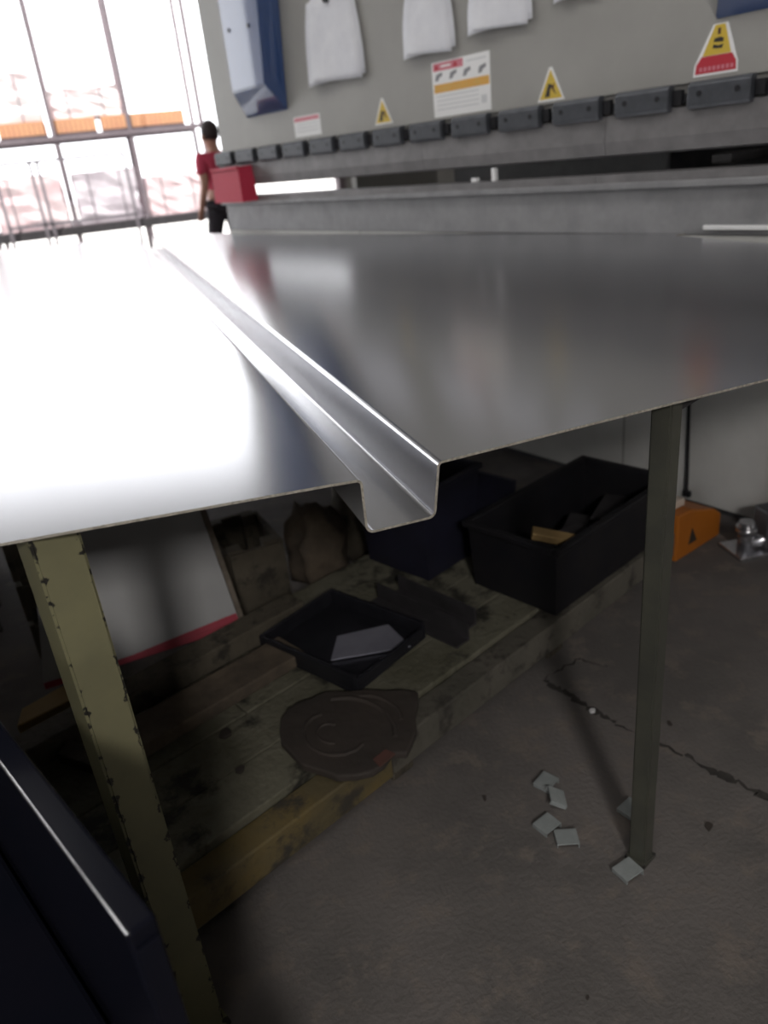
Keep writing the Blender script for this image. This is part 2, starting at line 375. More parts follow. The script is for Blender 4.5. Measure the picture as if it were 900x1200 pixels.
plate('symbol', [(-1.285, 1.332), (-1.258, 1.33), (-1.256, 1.338), (-1.266, 1.342), (-1.282, 1.34)], 'print_black', sg, v - .0005, .0004)
plate('symbol', [(-1.286, 1.318), (-1.26, 1.316), (-1.256, 1.325), (-1.27, 1.323), (-1.284, 1.327)], 'print_black', sg, v - .0005, .0004)
plate('symbol', [(-1.274, 1.348), (-1.266, 1.348), (-1.266, 1.362), (-1.274, 1.362)], 'rust', sg, v - .0005, .0004)
for i in range(8): plate('letter_mark', rect(-1.32 + i * .0125, 1.268, -1.312 + i * .0125, 1.278), 'sticker_pink', sg, v - .0005, .0004)

def mpt(u, v_, z):
    x0, y0 = MN[0] * MO, MN[1] * MO
    return Vector((x0 - MD[0] * u + MN[0] * v_, y0 - MD[1] * u + MN[1] * v_, z))
MROT = math.radians(-71.371)
# sheets of paper in a clip on the ram
def hung_papers(u0, u1, z0, z1, label, skew, n=3):
    um = (u0 + u1) / 2
    t = thing('hanging_papers', label, 'papers', mpt(um, 0, z0), MROT, 'papers hung on the ram')
    W = u1 - u0; H = z1 - z0; nx, nz = 8, 12
    for j in range(n):
        V, F = [], []
        dz = .006 * j; du = .006 * (j - 1)
        for side in (0, 1):
            for b in range(nz + 1):
                for a in range(nx + 1):
                    s, q = a / nx, b / nz
                    nar = 1 - .22 * q ** 2
                    xx = (s - .5) * W * nar + du + skew * (1 - q)
                    zz = q * H + dz + .02 * (s - .5) * (1 - q) * (1 if j % 2 else -1)
                    yy = -.006 - .0055 * (n - 1 - j) - .016 * (1 - q) * (.4 + .6 * math.sin(s * 5 + j)) ** 2 - .004 * math.sin(s * 9 + q * 3 + j)
                    V.append((xx, min(yy, -.004) - (.0006 if side else 0), zz))
        N = (nx + 1) * (nz + 1)
        for b in range(nz):
            for a in range(nx):
                i = b * (nx + 1) + a
                F += [(i, i + 1, i + nx + 2, i + nx + 1), (N + i, N + i + nx + 1, N + i + nx + 2, N + i + 1)]
        ring = [a for a in range(nx)] + [b * (nx + 1) + nx for b in range(nz)] + [nz * (nx + 1) + a for a in range(nx, 0, -1)] + [b * (nx + 1) for b in range(nz, 0, -1)]
        for i in range(len(ring)):
            p, q = ring[i], ring[(i + 1) % len(ring)]; F.append((p, N + p, N + q, q))
        pyd('paper_sheet', V, F, 'paper', t, True)
    cyl('magnet', (skew * .2, -.034, H - .008), (skew * .2, 0, H - .008), .016, 'bolt', t, 14)
    return t
hung_papers(-3.15, -2.77, 1.448, 1.745, 'bundle of hanging white papers next to the left blue cover', .0)
hung_papers(-2.505, -2.25, 1.462, 1.66, 'bundle of hanging white papers above the striped white notice', .0)
hung_papers(-2.165, -1.90, 1.485, 1.64, 'third bundle of hanging white papers from the left blue cover', .0)

hung_papers(-1.80, -1.65, 1.512, 1.68, 'small white paper at the top edge, farthest right of the hanging papers', .0, 2)
# red bin standing on the bed end, small white gauge blocks, pale block in the jaw
rb = thing('red_bin', 'red plastic bin standing at the far end of the press brake bed', 'bin', mpt(-3.89, -.075, 1.0061), MROT)
bmb = bmesh.new()
def bin_shell(bm, w0, d0, w1, d1, h, t):
    def ring(w_, d_, z): return [bm.verts.new(p) for p in ((-w_, -d_, z), (w_, -d_, z), (w_, d_, z), (-w_, d_, z))]
    a, b, c, d = ring(w0, d0, 0), ring(w1, d1, h), ring(w1 - t, d1 - t, h), ring(w0 - t, d0 - t, t)
    bm.faces.new(a[::-1]); bm.faces.new(d)
    for p, q in ((a, b), (b, c), (c, d)):
        for i in range(4): bm.faces.new((p[i], p[(i + 1) % 4], q[(i + 1) % 4], q[i]))
    bmesh.ops.recalc_face_normals(bm, faces=bm.faces)
bin_shell(bmb, .155, .045, .145, .04, .165, .006)
from_bm('bin_body', bmb, 'red_plastic', rb)
box('bin_rim', (-.15, -.048, .152), (.15, -.04, .166), 'red_plastic', rb, .002)
for i, (u, s, hh, l) in enumerate(((-2.078, .018, .042, 'taller small white block standing on the die'), (-2.175, .03, .014, 'flat small white block lying on the die'))):
    tag(box('gauge_block', (-s / 2, -.008, 0), (s / 2, .008, hh), 'sticker_white', None, .002, loc=mpt(u, -.012, 1.0305), rot=(0, 0, MROT)), l, 'block', 'white blocks on the die')

# ------------------------------------------------------------------ the bent sheet with its channel
def sheet():
    r = .0075; th = .003
    xl, xr, zt, zb = .2115, .3015, .828, .762
    bx = .294                                      # foot of the right wall (leans a touch)
    TL, TR = .046, .0255                           # both flats rise away from the channel
    def arc(c, r_, a0, a1, n=6):
        return [(c[0] + r_ * math.cos(math.radians(a0 + (a1 - a0) * i / n)), c[1] + r_ * math.sin(math.radians(a0 + (a1 - a0) * i / n))) for i in range(n + 1)]
    top = []
    left_x = [-1.25, -.9, -.6, -.35, -.15, .0, .1, .17]
    for x_ in left_x: top.append((x_, zt + TL * (xl - x_)))
    top += arc((xl - r, zt - r), r, 90, 0)
    top += arc((xl + r, zb + r), r, 180, 270)[0:]
    top += arc((bx - r, zb + r), r, 270, 360)
    top += arc((xr + r, zt - r), r, 180, 90)
    npre = len(top)
    def right_x(y):
        if y <= 1.94: return 1.55
        return (MO - .004 - MN[1] * y) / MN[0]
    ys = [.763, .9, 1.2, 1.5, 1.8, 1.939, 1.941, 2.3, 2.8, 3.3, 3.8, 4.3, 4.7, 5.0, 5.35]
    nr = 8
    V, F = [], []
    rows = []
    # offset normals of the profile
    def prof(y):
        p = list(top)
        X = right_x(y); x0 = top[-1][0]
        for i in range(1, nr + 1):
            x_ = x0 + (X - x0) * i / nr; p.append((x_, zt + TR * (x_ - xr)))
        out = []
        for i, (x_, z_) in enumerate(p):
            a = p[max(i - 1, 0)]; b = p[min(i + 1, len(p) - 1)]
            tx, tz = b[0] - a[0], b[1] - a[1]; L = math.hypot(tx, tz) or 1
            out.append((x_ + tz / L * th, z_ - tx / L * th))
        return p, out
    n = None
    for y in ys:
        p, q = prof(y); n = len(p); base = len(V)
        V += [(a, y, b) for a, b in p] + [(a, y, b) for a, b in q]; rows.append(base)
    for k in range(len(rows) - 1):
        a, b = rows[k], rows[k + 1]
        for i in range(n - 1):
            F.append((a + i, a + i + 1, b + i + 1, b + i)); F.append((a + n + i, b + n + i, b + n + i + 1, a + n + i + 1))
        F.append((a, b, b + n, a + n)); F.append((a + n - 1, a + 2 * n - 1, b + 2 * n - 1, b + n - 1))
    ends = []
    for a in (rows[0], rows[-1]):
        for i in range(n - 1):
            F.append((a + i, a + n + i, a + n + i + 1, a + i + 1)); ends.append(len(F) - 1)
    o = pyd('bent_steel_sheet', V, F, 'steel', None)
    o.data.materials.append(M['steel_edge'])
    for p in o.data.polygons:
        c = p.center
        if abs(p.normal.y) > .9: p.material_index = 1; p.use_smooth = False
        else: p.use_smooth = True
    # keep the sheared rim sharp
    bm = bmesh.new(); bm.from_mesh(o.data)
    for e in bm.edges:
        if len(e.link_faces) == 2 and e.calc_face_angle(0) > math.radians(50): e.smooth = False
    bm.to_mesh(o.data); bm.free()
    return tag(o, 'large bright steel sheet with a square channel bent into it, lying on stands', 'metal sheet')
sheet()

# ------------------------------------------------------------------ stands carrying the sheet
AX = (.9132, .4074); BX = (-.4074, .9132); AR = math.radians(24.04)
def stand(name, label, hw, front, back, legmat, zf, zb, rail_dir):
    """front / back are leg positions; zf zb the height of the sheet's underside there"""
    t = thing(name, label, 'stand', (front[0], front[1], 0), AR)
    dx, dy = back[0] - front[0], back[1] - front[1]
    lx = dx * AX[0] + dy * AX[1]; ly = dx * BX[0] + dy * BX[1]
    for (x_, y_, z_) in ((0, 0, zf), (lx, ly, zb)):
        bm = bmesh.new(); bm_box(bm, (-hw, -hw, 0.006), (hw, hw, z_ - .0008))
        bmesh.ops.bevel(bm, geom=[e for e in bm.edges if abs(e.verts[0].co.z - e.verts[1].co.z) > .1], offset=.003, segments=2, affect='EDGES')
        l = from_bm('leg', bm, legmat, t, False, (x_, y_, 0))
        box('foot_plate', (-hw * 1.25, -hw * 1.25, 0), (hw * 1.25, hw * 1.25, .006), legmat, l)
    # top rail between the leg tops
    L = math.hypot(lx, ly); ang = math.atan2(ly, lx); slope = math.atan2(zb - zf, L)
    bm = bmesh.new(); bm_box(bm, (hw * 1.02, -hw * .7, -.022), (L - hw * 1.02, hw * .7, -.0008))
    r = from_bm('top_rail', bm, 'rail_steel', t)
    r.matrix_local = Matrix.Translation((0, 0, zf)) @ Matrix.Rotation(ang, 4, 'Z') @ Matrix.Rotation(-slope, 4, 'Y')
    return t
def under(x_): return (.828 + .046 * (.2115 - x_) if x_ < .2115 else .828 + .0255 * (x_ - .3015)) - .0036
lf = (-.124, .810); lb = (lf[0] + BX[0] * 2.3, lf[1] + BX[1] * 2.3)
stand('steel_stand', 'stand with a chipped pale yellow square leg under the left of the sheet', .026, lf, lb, 'yellow_leg', under(lf[0] + .025), under(lb[0] + .025), 'B')
rf = (.640, .795); rbk = (rf[0] + AX[0] * .95, rf[1] + AX[1] * .95)
stand('steel_stand', 'stand with a thin dark olive square leg under the right of the sheet', .015, rf, rbk, 'green_leg', under(rf[0] - .02), under(rbk[0] - .02), 'A')

# ------------------------------------------------------------------ low timber skid under the sheet (local x along its front edge)
PO = (-.098, .951)
def P(a, b, z=0.): return Vector((PO[0] + AX[0] * a + BX[0] * b, PO[1] + AX[1] * a + BX[1] * b, z))
sk = thing('skid', 'low dirty wooden skid with a yellow front rail on the floor under the sheet', 'skid', (PO[0], PO[1], 0), AR)
box('front_rail', (-.16, -.004, .032), (.44, .055, .105), 'yellow_rail', sk, .004)
box('front_rail', (.443, -.004, .036), (1.56, .055, .11), 'rail_pale', sk, .004)
for a in (-.1, .45, .98, 1.48): box('bearer', (a, .012, .0), (a + .06, .62, .031), 'timber', sk, .004)
for b in (.1, .36, .55): box('stringer', (-.14, b, .0315), (1.54, b + .06, .0855), 'timber', sk, .003)
bb = [(.058, .172), (.175, .295), (.298, .425)]
for i, (b0, b1) in enumerate(bb):
    a = -.16
    for L in ((.62, 1.1), (1.02, .7), (.47, 1.25))[i]:
        box('deck_board', (a, b0, .086), (min(a + L, 1.56) - .003, b1, .119 - .003 * random.random()), 'deck', sk, .003)
        a += L
box('deck_board', (-.16, .428, .086), (1.56, .62, .112), 'deck', sk, .003)
# loose timbers on the back of the skid
tm = box('timber_beam', (-.09, .487, .1125), (.62, .556, .165), 'timber', None, .004, loc=(PO[0], PO[1], 0), rot=(0, 0, AR))
tag(tm, 'long dark timber along the back of the skid, in front of the white board', 'timber')
tm = box('timber_beam', (.09, .335, .1195), (.50, .435, .15), 'timber', None, .004, loc=(PO[0], PO[1], 0), rot=(0, 0, AR))
tm.data.materials[0] = M['rag']
tag(tm, 'short flat dark plank on the skid, right of the yellow leg', 'plank')
wd = prism('wood_wedge', [(-.03, .46), (.005, .485), (.03, .40), (.01, .355)], 'z', .1195, .145, 'timber', None, .003, loc=(PO[0], PO[1], 0), rot=(0, 0, AR))
tag(wd, 'small dark wood offcut on the skid, left of the yellow leg', 'wood offcut')
tag(prism('cardboard_piece', [(-.05, .635), (-.02, .69), (.10, .70), (.10, .628)], 'z', .0, .13, 'cardboard', None, .003, loc=(PO[0], PO[1], 0), rot=(0, 0, AR)), 'yellowish cardboard block below the corner of the white board', 'cardboard')

# black crate, open on top
cr = thing('black_crate', 'large open black plastic crate on the right end of the skid', 'crate', P(1.25, .13, .1195), AR)
bm = bmesh.new(); bin_shell(bm, .25, .125, .257, .132, .178, .008)
from_bm('crate_body', bm, 'black_plastic', cr)
for y0, y1, x0, x1 in ((-.144, -.125, -.268, .268), (.125, .144, -.268, .268), (-.125, .125, -.268, -.25), (-.125, .125, .25, .268)):
    box('rim', (x0, y0, .168), (x1, y1, .184), 'black_plastic', cr, .003)
wp = thing('metal_offcuts', 'dark steel offcuts filling the black crate', 'scrap metal', P(1.25, .13, .1281), AR)
for i in range(7):
    a, b, z = random.uniform(-.16, .16), random.uniform(-.05, .05), .01 + i * .017
    o = box('offcut', (-.09, -.03, 0), (.09, .03, .006), 'rail_steel', wp, .001); o.location = (a, b, z); o.rotation_euler = (random.uniform(-.06, .06), random.uniform(-.06, .06), random.uniform(-.5, .5))
tag(box('wood_scrap', (-.055, -.018, 0), (.055, .018, .02), 'cardboard', None, .003, loc=P(1.07, .06, .275), rot=(.08, .25, AR - .9)), 'pale wood scrap sticking up at the near corner of the black crate', 'wood scrap')

# dark tray with angle irons and a grey offcut
tr = thing('dark_tray', 'black metal tray with raised rims on the middle of the skid', 'tray', P(.60, .32, .1195), AR + .12)
box('tray_bottom', (-.125, -.15, 0), (.125, .15, .008), 'tray_metal', tr, .002)
for lo, hi in (((-.125, -.15, .008), (-.115, .15, .045)), ((.115, -.15, .008), (.125, .15, .045)), ((-.115, .14, .008), (.115, .15, .045)), ((-.115, -.15, .008), (.115, -.14, .03))):
    box('tray_rim', lo, hi, 'tray_metal', tr, .002)
tag(prism('grey_offcut', [(-.09, .02), (.06, -.085), (.09, .02), (-.02, .08)], 'z', 0, .004, 'sheen', None, loc=P(.62, .26, .131), rot=(0, 0, AR)), 'small shiny grey metal offcut lying in the black tray', 'metal offcut')
def angle_iron(a0, b0, a1, b1, z, label, m='tray_metal'):
    p, q = P(a0, b0, z), P(a1, b1, z); L = (q - p).length
    o = prism('angle_iron', [(0, 0), (.045, 0), (.045, .005), (.005, .005), (.005, .045), (0, .045)], 'x', 0, L, m, None, loc=p, rot=(0, 0, math.atan2(q.y - p.y, q.x - p.x)))
    return tag(o, label, 'angle iron', 'angle irons beside the tray')
angle_iron(.797, .10, .797, .405, .1195, 'angle iron along the right side of the black tray', 'rail_steel')
angle_iron(.858, .13, .858, .39, .1195, 'shorter angle iron between the black tray and the navy bin', 'rail_steel')

# dark brown round-ended mat
ms = []
for k in range(15):                      # rounded left end, then a ragged square right end
    t_ = math.radians(65 + k * 17.5); ms.append((.375 + .093 * math.cos(t_) * (1 + .04 * math.sin(3 * k)), .085 + .135 * math.sin(t_)))
ms = [p_ for p_ in ms if p_[0] < .43]
ms += [(.43, -.062), (.455, -.05), (.49, -.03), (.515, .0), (.545, .02), (.574, .048), (.556, .082), (.535, .10), (.511, .138), (.485, .16), (.447, .203)]
mt = prism('rubber_mat', ms, 'z', .1195, .136, 'rubber', None, .004, loc=(PO[0], PO[1], 0), rot=(0, 0, AR))
def fold(cx_, cy_, rr, a0, a1, th):
    pipe('fold', [(cx_ + rr * math.cos(a0 + (a1 - a0) * k / 10), cy_ + 1.25 * rr * math.sin(a0 + (a1 - a0) * k / 10), .135 + .001 * math.sin(k)) for k in range(11)], th, 'rubber', mt)
fold(.375, .085, .055, 1.2, 5.0, .0045); fold(.40, .075, .085, -1.0, 1.1, .006); fold(.45, .07, .06, -.9, 1.0, .005); fold(.37, .09, .025, .4, 4.2, .004)
tag(mt, 'dark brown flat mat with a rounded left end lying over the skid rail', 'mat')
tag(prism('rust_chip', [(-.02, -.012), (.022, -.01), (.018, .013), (-.015, .012)], 'z', 0, .003, 'rust', None, loc=P(.39, -.04, .1363), rot=(0, 0, AR)), 'small rust red chip on the near edge of the brown mat', 'chip')
for i, (a, b, s) in enumerate(((.24, .27, .016), (.20, .16, .012))):
    pts = [(s * random.uniform(.6, 1.3) * math.cos(k * 1.05), s * random.uniform(.4, .9) * math.sin(k * 1.05)) for k in range(6)]
    tag(prism('debris_chip', pts, 'z', 0, .007, 'rubber', None, .001, loc=P(a, b, .1195), rot=(0, 0, random.random())), ('larger dark crumb on the skid deck, farther from the camera', 'smaller dark crumb on the skid deck, nearer the yellow rail')[i], 'debris', 'crumbs on the skid deck')

# white board leaning behind the yellow leg
wb = thing('white_board', 'white laminated board with a red bottom strip leaning behind the yellow leg', 'board', (-.352, 1.64, .0), math.radians(5.6))
lean = math.radians(-20)
L0 = Matrix.Translation((0, 0, .136)) @ Matrix.Rotation(lean, 4, 'X')
o = prism('panel', [(0, 0), (.462, 0), (.425, .47), (.085, .47)], 'y', 0, .016, 'board', wb); o.matrix_local = L0
o = prism('red_strip', [(0, -.014), (.462, -.014), (.462, -.0005), (0, -.0005)], 'y', -.001, .017, 'red_strip', wb); o.matrix_local = L0
o = prism('edge_band', [(.4635, 0), (.476, 0), (.44, .47), (.4265, .47)], 'y', -.002, .018, 'board_edge', wb); o.matrix_local = L0
o = prism('red_strip', [(.20, .0), (.462, .0), (.459, .022), (.33, .012)], 'y', -.0012, -.0002, 'red_strip', wb); o.matrix_local = L0
# crate the board leans on: slatted wooden box
def wooden_box(c, rz, w_, d_, h_, label, n=4, m='timber'):
    t = thing('wooden_box', label, 'wooden box', c, rz)
    for sx in (-1, 1):
        for sy in (-1, 1):
            box('corner_post', (sx * w_ / 2 - .02, sy * d_ / 2 - .02, 0), (sx * w_ / 2 + .02, sy * d_ / 2 + .02, h_), m, t, .002)
    hh = h_ / n
    for i in range(n):
        for sy in (-1, 1): box('slat', (-w_ / 2 - .02, sy * (d_ / 2 + .028) - .008, i * hh + .008), (w_ / 2 + .02, sy * (d_ / 2 + .028) + .008, (i + 1) * hh - .006), m, t, .002)
        for sx in (-1, 1): box('slat', (sx * (w_ / 2 + .028) - .008, -d_ / 2 - .02, i * hh + .008), (sx * (w_ / 2 + .028) + .008, d_ / 2 + .02, (i + 1) * hh - .006), m, t, .002)
    return t
wooden_box((.185, 2.03, 0), .12, .10, .2, .22, 'small brown wooden box right of the white board', 1)
wooden_box((-.22, 2.12, 0), .1, .34, .22, .48, 'slatted brown wooden box behind the white board')
# stack of pallets far left with a red cloth
pl = thing('wood_pallet', 'grey wooden pallet on the floor left of the white board', 'pallet', (-.92, 2.42, 0), .2)
for a in (-.3, 0, .3): box('pallet_block', (a - .04, -.3, 0), (a + .04, .3, .09), 'rail_pale', pl, .003)
for b in (-.27, -.13, .0, .13, .27): box('pallet_board', (-.36, b - .05, .09), (.36, b + .05, .11), 'rail_pale', pl, .003)
bx2 = thing('grey_carton', 'dull grey carton on the pallet left of the yellow leg', 'carton', (-.82, 2.36, .1105), .2)
box('carton_body', (-.2, -.2, 0), (.2, .2, .2), 'rag', bx2, .006)
for s in (-1, 1): box('carton_flap', (-.2, s * .1 - .097, .2), (.2, s * .1 + .097, .205), 'rag', bx2, .001)
rc = pyd('red_cloth', [(-.12, -.08, .004), (.1, -.1, .004), (.13, .06, .004), (-.08, .09, .004), (-.10, -.06, .03), (.08, -.07, .026), (.10, .04, .03), (-.06, .07, .035), (0, 0, .045)],
         [(0, 1, 5, 4), (1, 2, 6, 5), (2, 3, 7, 6), (3, 0, 4, 7), (4, 5, 8), (5, 6, 8), (6, 7, 8), (7, 4, 8), (3, 2, 1, 0)], 'red_strip', None, True, loc=(-.70, 2.28, .3165), rot=(0, 0, .4))
tag(rc, 'crumpled red cloth on top of the grey carton', 'cloth')

# navy bin and oily clutter behind the tray
nb = thing('navy_bin', 'dark navy plastic bin between the black tray and black crate', 'bin', P(1.03, .475, .1195), AR + .05)
bm = bmesh.new(); bin_shell(bm, .10, .11, .115, .125, .26, .006); from_bm('bin_body', bm, 'navy', nb)
for s in (-1, 1): box('rim', (-.125, s * .125 - .008, .25), (.125, s * .125 + .008, .264), 'navy', nb, .003)
for s in (-1, 1): box('rim', (s * .117 - .008, -.117, .25), (s * .117 + .008, .117, .264), 'navy', nb, .003)
tag(box('dark_board', (-.01, -.16, 0), (.01, .16, .20), 'navy', None, .003, loc=P(1.205, .455, .1215), rot=(0, 0.1, AR)), 'dark flat board standing between the navy bin and the black crate', 'board')
tag(box('flat_offcut', (-.09, -.06, 0), (.09, .06, .012), 'sheen', None, .002, loc=P(1.36, .48, .1197), rot=(0, 0, AR - .2)), 'pale metal offcut on the skid behind the black crate', 'metal offcut')
def lump(name, c, s, m, label, cat, seed, z0=0):
    rnd = random.Random(seed); bm = bmesh.new(); bmesh.ops.create_icosphere(bm, subdivisions=3, radius=1)
    ph = [rnd.uniform(0, 6) for _ in range(6)]
    for v_ in bm.verts:
        p = v_.co; k = 1 + .22 * math.sin(4 * p.x + ph[0]) * math.sin(5 * p.y + ph[1]) + .12 * math.sin(9 * p.z + ph[2] + 4 * p.x) + .07 * math.sin(13 * p.y + ph[3])
        v_.co = Vector((p.x * k * s[0], p.y * k * s[1], max(p.z * k, -.75) * s[2] + .75 * s[2]))
    return tag(from_bm(name, bm, m, None, True, c), label, cat)
lump('oily_rag', P(.885, .765, .0), (.085, .08, .15), 'rag', 'heap of brown oily rags behind the black tray', 'rags', 3)
lump('oily_rag', P(1.08, .80, .0), (.08, .07, .19), 'timber', 'taller tan rag heap left of the navy bin', 'rags', 5)
# ------------------------------------------------------------------ dark door panel standing near the camera
dp = thing('dark_door_panel', 'dark navy folded steel panel standing on edge in the near left corner', 'panel', (-.0789, .402, 0), AR + math.radians(90))
bm = bmesh.new(); bm_box(bm, (0, -.0112, 0), (1.25, .0112, .697))
bmesh.ops.bevel(bm, geom=bm.edges[:], offset=.0035, segments=3, affect='EDGES', profile=.5)
from_bm('panel_body', bm, 'dark_panel', dp)
cyl('edge_highlight', (.002, .0092, .695), (1.248, .0092, .695), .0017, 'chrome', dp, 8)  # bright strip standing in for the highlight along the panel's top edge
box('panel_lip', (-.004, -.0085, .03), (-.0002, .0085, .682), 'dark_panel', dp, .001)

tb = thing('dark_filler', 'added dark chest on the floor in the bottom left corner beside the navy panel', 'filler', (-.0789, .402, 0), AR + math.radians(90))  # made-up box, added to keep the corner below the panel dark
box('filler_body', (-.12, .0145, 0), (1.1, .40, .36), 'dark_panel', tb, .006)
box('filler_top', (-.125, .0140, .3605), (1.105, .405, .39), 'dark_panel', tb, .006)
box('latch', (-.131, .19, .30), (-.1255, .23, .375), 'rail_steel', tb, .001)

# ------------------------------------------------------------------ foot pedal, cable and fittings by the bed
fp = thing('foot_pedal', 'orange foot pedal housing on the floor in front of the press brake', 'foot pedal', (1.35, 1.60, 0), math.radians(19))
ho = prism('housing', [(0, 0), (.235, 0), (.235, .075), (.20, .10), (.075, .145), (.0, .15)], 'y', 0, .12, 'orange', fp, .006)
prism('side_opening', [(.06, .035), (.105, .035), (.075, .085)], 'y', -.0012, -.0002, 'print_black', ho)
box('front_opening', (-.0012, .02, .015), (-.0002, .10, .075), 'print_black', ho)
prism('top_cover', [(.01, .151), (.08, .147), (.08, .17), (.02, .178)], 'y', .03, .11, 'cream', fp, .004)
cb = mpt(-1.263, -.02, .02)
pipe('cable', [Vector((0.09, .09, .165)), Vector((.14, .12, .19)), Vector((.16, .15, .21))], .006, 'black_plastic', fp)
pc = pipe('power_cable', [mpt(-1.262, -.012, .06), mpt(-1.266, -.0075, .12), mpt(-1.275, -.0075, .3), mpt(-1.285, -.0075, .55), mpt(-1.29, -.0075, .82)], .006, 'black_plastic')
tag(pc, 'black cable running up the grey bed beside the thin olive leg', 'cable')
bs = box('cable_clip', (-.012, 0, -.01), (.012, .012, .01), 'black_plastic', pc)
bs.matrix_local = Matrix.Translation(mpt(-1.262, -.0125, .055)) @ Matrix.Rotation(MROT, 4, 'Z')
mf = thing('metal_fitting', 'bright steel pipe fitting lying at the foot of the bed, right edge', 'fitting', (1.60, 1.55, 0), -.15)
box('base_plate', (-.09, -.05, 0), (.12, .06, .012), 'chrome', mf, .002)
cyl('pipe', (-.045, .0, .012), (-.045, .0, .10), .022, 'chrome', mf, 16)
cyl('collar', (-.045, .0, .065), (-.045, .0, .085), .03, 'chrome', mf, 16)
cyl('side_pipe', (-.045, -.005, .035), (.10, -.01, .035), .018, 'chrome', mf, 14)
box('valve_body', (.0, -.03, .012), (.07, .04, .13), 'machine_dark', mf, .006)
# galvanised clips on the floor
clip_me = None
clips = [(.579, 1.009, .5, 0, 'pale metal clip farthest from the camera in the group of four'),
         (.570, .962, 1.2, .5, 'tilted pale metal clip just below the farthest one of the four'),
         (.527, .917, .3, 0, 'pale metal clip at the lower left of the group of four'),
         (.543, .876, -.35, 0, 'pale metal clip nearest the camera in the group of four'),
         (.685, .885, .35, 0, 'pale metal clip on the floor behind the thin olive leg'),
         (.600, .775, .2, 0, 'bluish metal clip on the floor touching the foot of the olive leg')]
for x_, y_, rz, tilt, l in clips:
    if clip_me is None:
        o = prism('metal_clip', [(-.02, 0), (.02, 0), (.02, .012), (.0178, .012), (.0178, .0024), (-.0178, .0024), (-.0178, .009), (-.02, .009)], 'y', -.017, .017, 'galv', None, .0005)
        # turned over so that the flat back looks up
        for vv in o.data.vertices: vv.co.z = .012 - vv.co.z
        o.data.flip_normals(); clip_me = o.data
    else: o = link('metal_clip', clip_me, None)
    o.location = (x_, y_, .0002 + (.008 if tilt else 0)); o.rotation_euler = (tilt, 0, rz)
    tag(o, l, 'clip', 'galvanised clips on the floor')
tag(prism('pebble', [(-.007, -.004), (.002, -.006), (.008, .001), (.001, .006), (-.006, .004)], 'z', 0, .006, 'sticker_white', None, .001, loc=(.778, 1.152, .0015)), 'small white pebble lying in the floor crack', 'pebble')
# dark crumbs and stains on the floor
for x_, y_, s, l in ((.79, .80, .012, 'largest dark crumb on the floor, right of the olive leg foot'), (.455, 1.03, .008, 'dark crumb on the floor in front of the brown mat'),
                     (.72, .90, .006, 'small dark crumb just right of the olive leg'), (.42, .62, .005, 'tiny dark crumb alone near the bottom of the floor'), (.90, 1.05, .01, 'dark crumb beyond the floor crack')):
    pts = [(s * random.uniform(.6, 1.3) * math.cos(k * 1.05), s * .6 * random.uniform(.6, 1.2) * math.sin(k * 1.05)) for k in range(6)]
    tag(prism('floor_crumb', pts, 'z', 0, .003, 'rubber', None, loc=(x_, y_, .0002), rot=(0, 0, random.random() * 3)), l, 'crumb', 'crumbs on the floor')

# ------------------------------------------------------------------ outside: storage rack with wrapped goods
RY = 13.0; G = -.02
rk = thing('storage_rack', 'tall storage rack with thin dark uprights in the bright yard', 'rack', (0, RY, G))
for x_ in (-2.5, -1.42, -.31, .74, 1.78):
    u = box('upright', (x_ - .03, -.03, 0), (x_ + .03, .03, 3.9), 'post', rk)
    box('upright', (x_ - .03, 1.0, 0), (x_ + .03, 1.06, 3.9), 'post', rk)
for z_, d_ in ((.66, .12), (1.86, .05)):
    for y_ in (-.03, 1.0): box('beam', (-2.5, y_ - .015, z_ - d_), (1.78, y_ + .06, z_), 'rail_steel' if z_ < 1 else 'post', rk)
box('shelf_deck', (-2.5, .05, .66), (1.78, .98, .675), 'post', rk)
box('shelf_deck', (-2.5, .05, 1.86), (1.78, .98, 1.875), 'post', rk)
names = ['leftmost', 'second', 'third', 'fourth', 'fifth', 'rightmost']
proto = None
xs = [-2.1, -1.42, -.72, -.02, .68, 1.24]
for i, x_ in enumerate(xs):
    t = thing('orange_crate', f'{names[i]} of the low orange slatted crates on the upper rack shelf', 'crate', (x_, RY + .45, G + 1.8755), 0, 'orange crates on the rack')
    if proto is None:
        proto = []
        bm = bmesh.new(); bm_box(bm, (-.31, -.36, .03), (.31, .36, .2)); proto.append(from_bm('crate_body', bm, 'orange_wood_dark', t))
        bm = bmesh.new(); bm_box(bm, (-.31, -.36, 0), (.31, .36, .028)); bmesh.ops.translate(bm, verts=bm.verts, vec=(0, 0, 0)); proto.append(from_bm('base_board', bm, 'post', t))
        for k in range(9):
            a = -.3 + k * .068
            proto.append(box('slat', (a, -.375, .03), (a + .05, -.3601, .205), 'orange_wood', t))
    else:
        for p in proto:
            c = p.copy(); C.objects.link(c); c.parent = t
def bundle(x_, z_, w_, h_, m, label, seed):
    rnd = random.Random(seed)
    t = thing('wrapped_bundle', label, 'bundle', (x_, RY + .5, G + z_), 0, 'wrapped bundles on the rack')
    bm = bmesh.new(); bm_box(bm, (-w_ / 2, -.38, 0), (w_ / 2, .38, h_))
    bmesh.ops.subdivide_edges(bm, edges=bm.edges[:], cuts=5, use_grid_fill=True)
    for v_ in bm.verts:
        if v_.co.z > .001:
            v_.co += Vector((rnd.uniform(-.02, .02), rnd.uniform(-.02, .02), rnd.uniform(-.02, .012)))
    from_bm('wrapped_body', bm, m, t)
    for q in (-.25, .25): box('strap', (q * w_ - .008, -.408, 0), (q * w_ + .008, -.4, h_ * .98), 'cage', t)
    return t
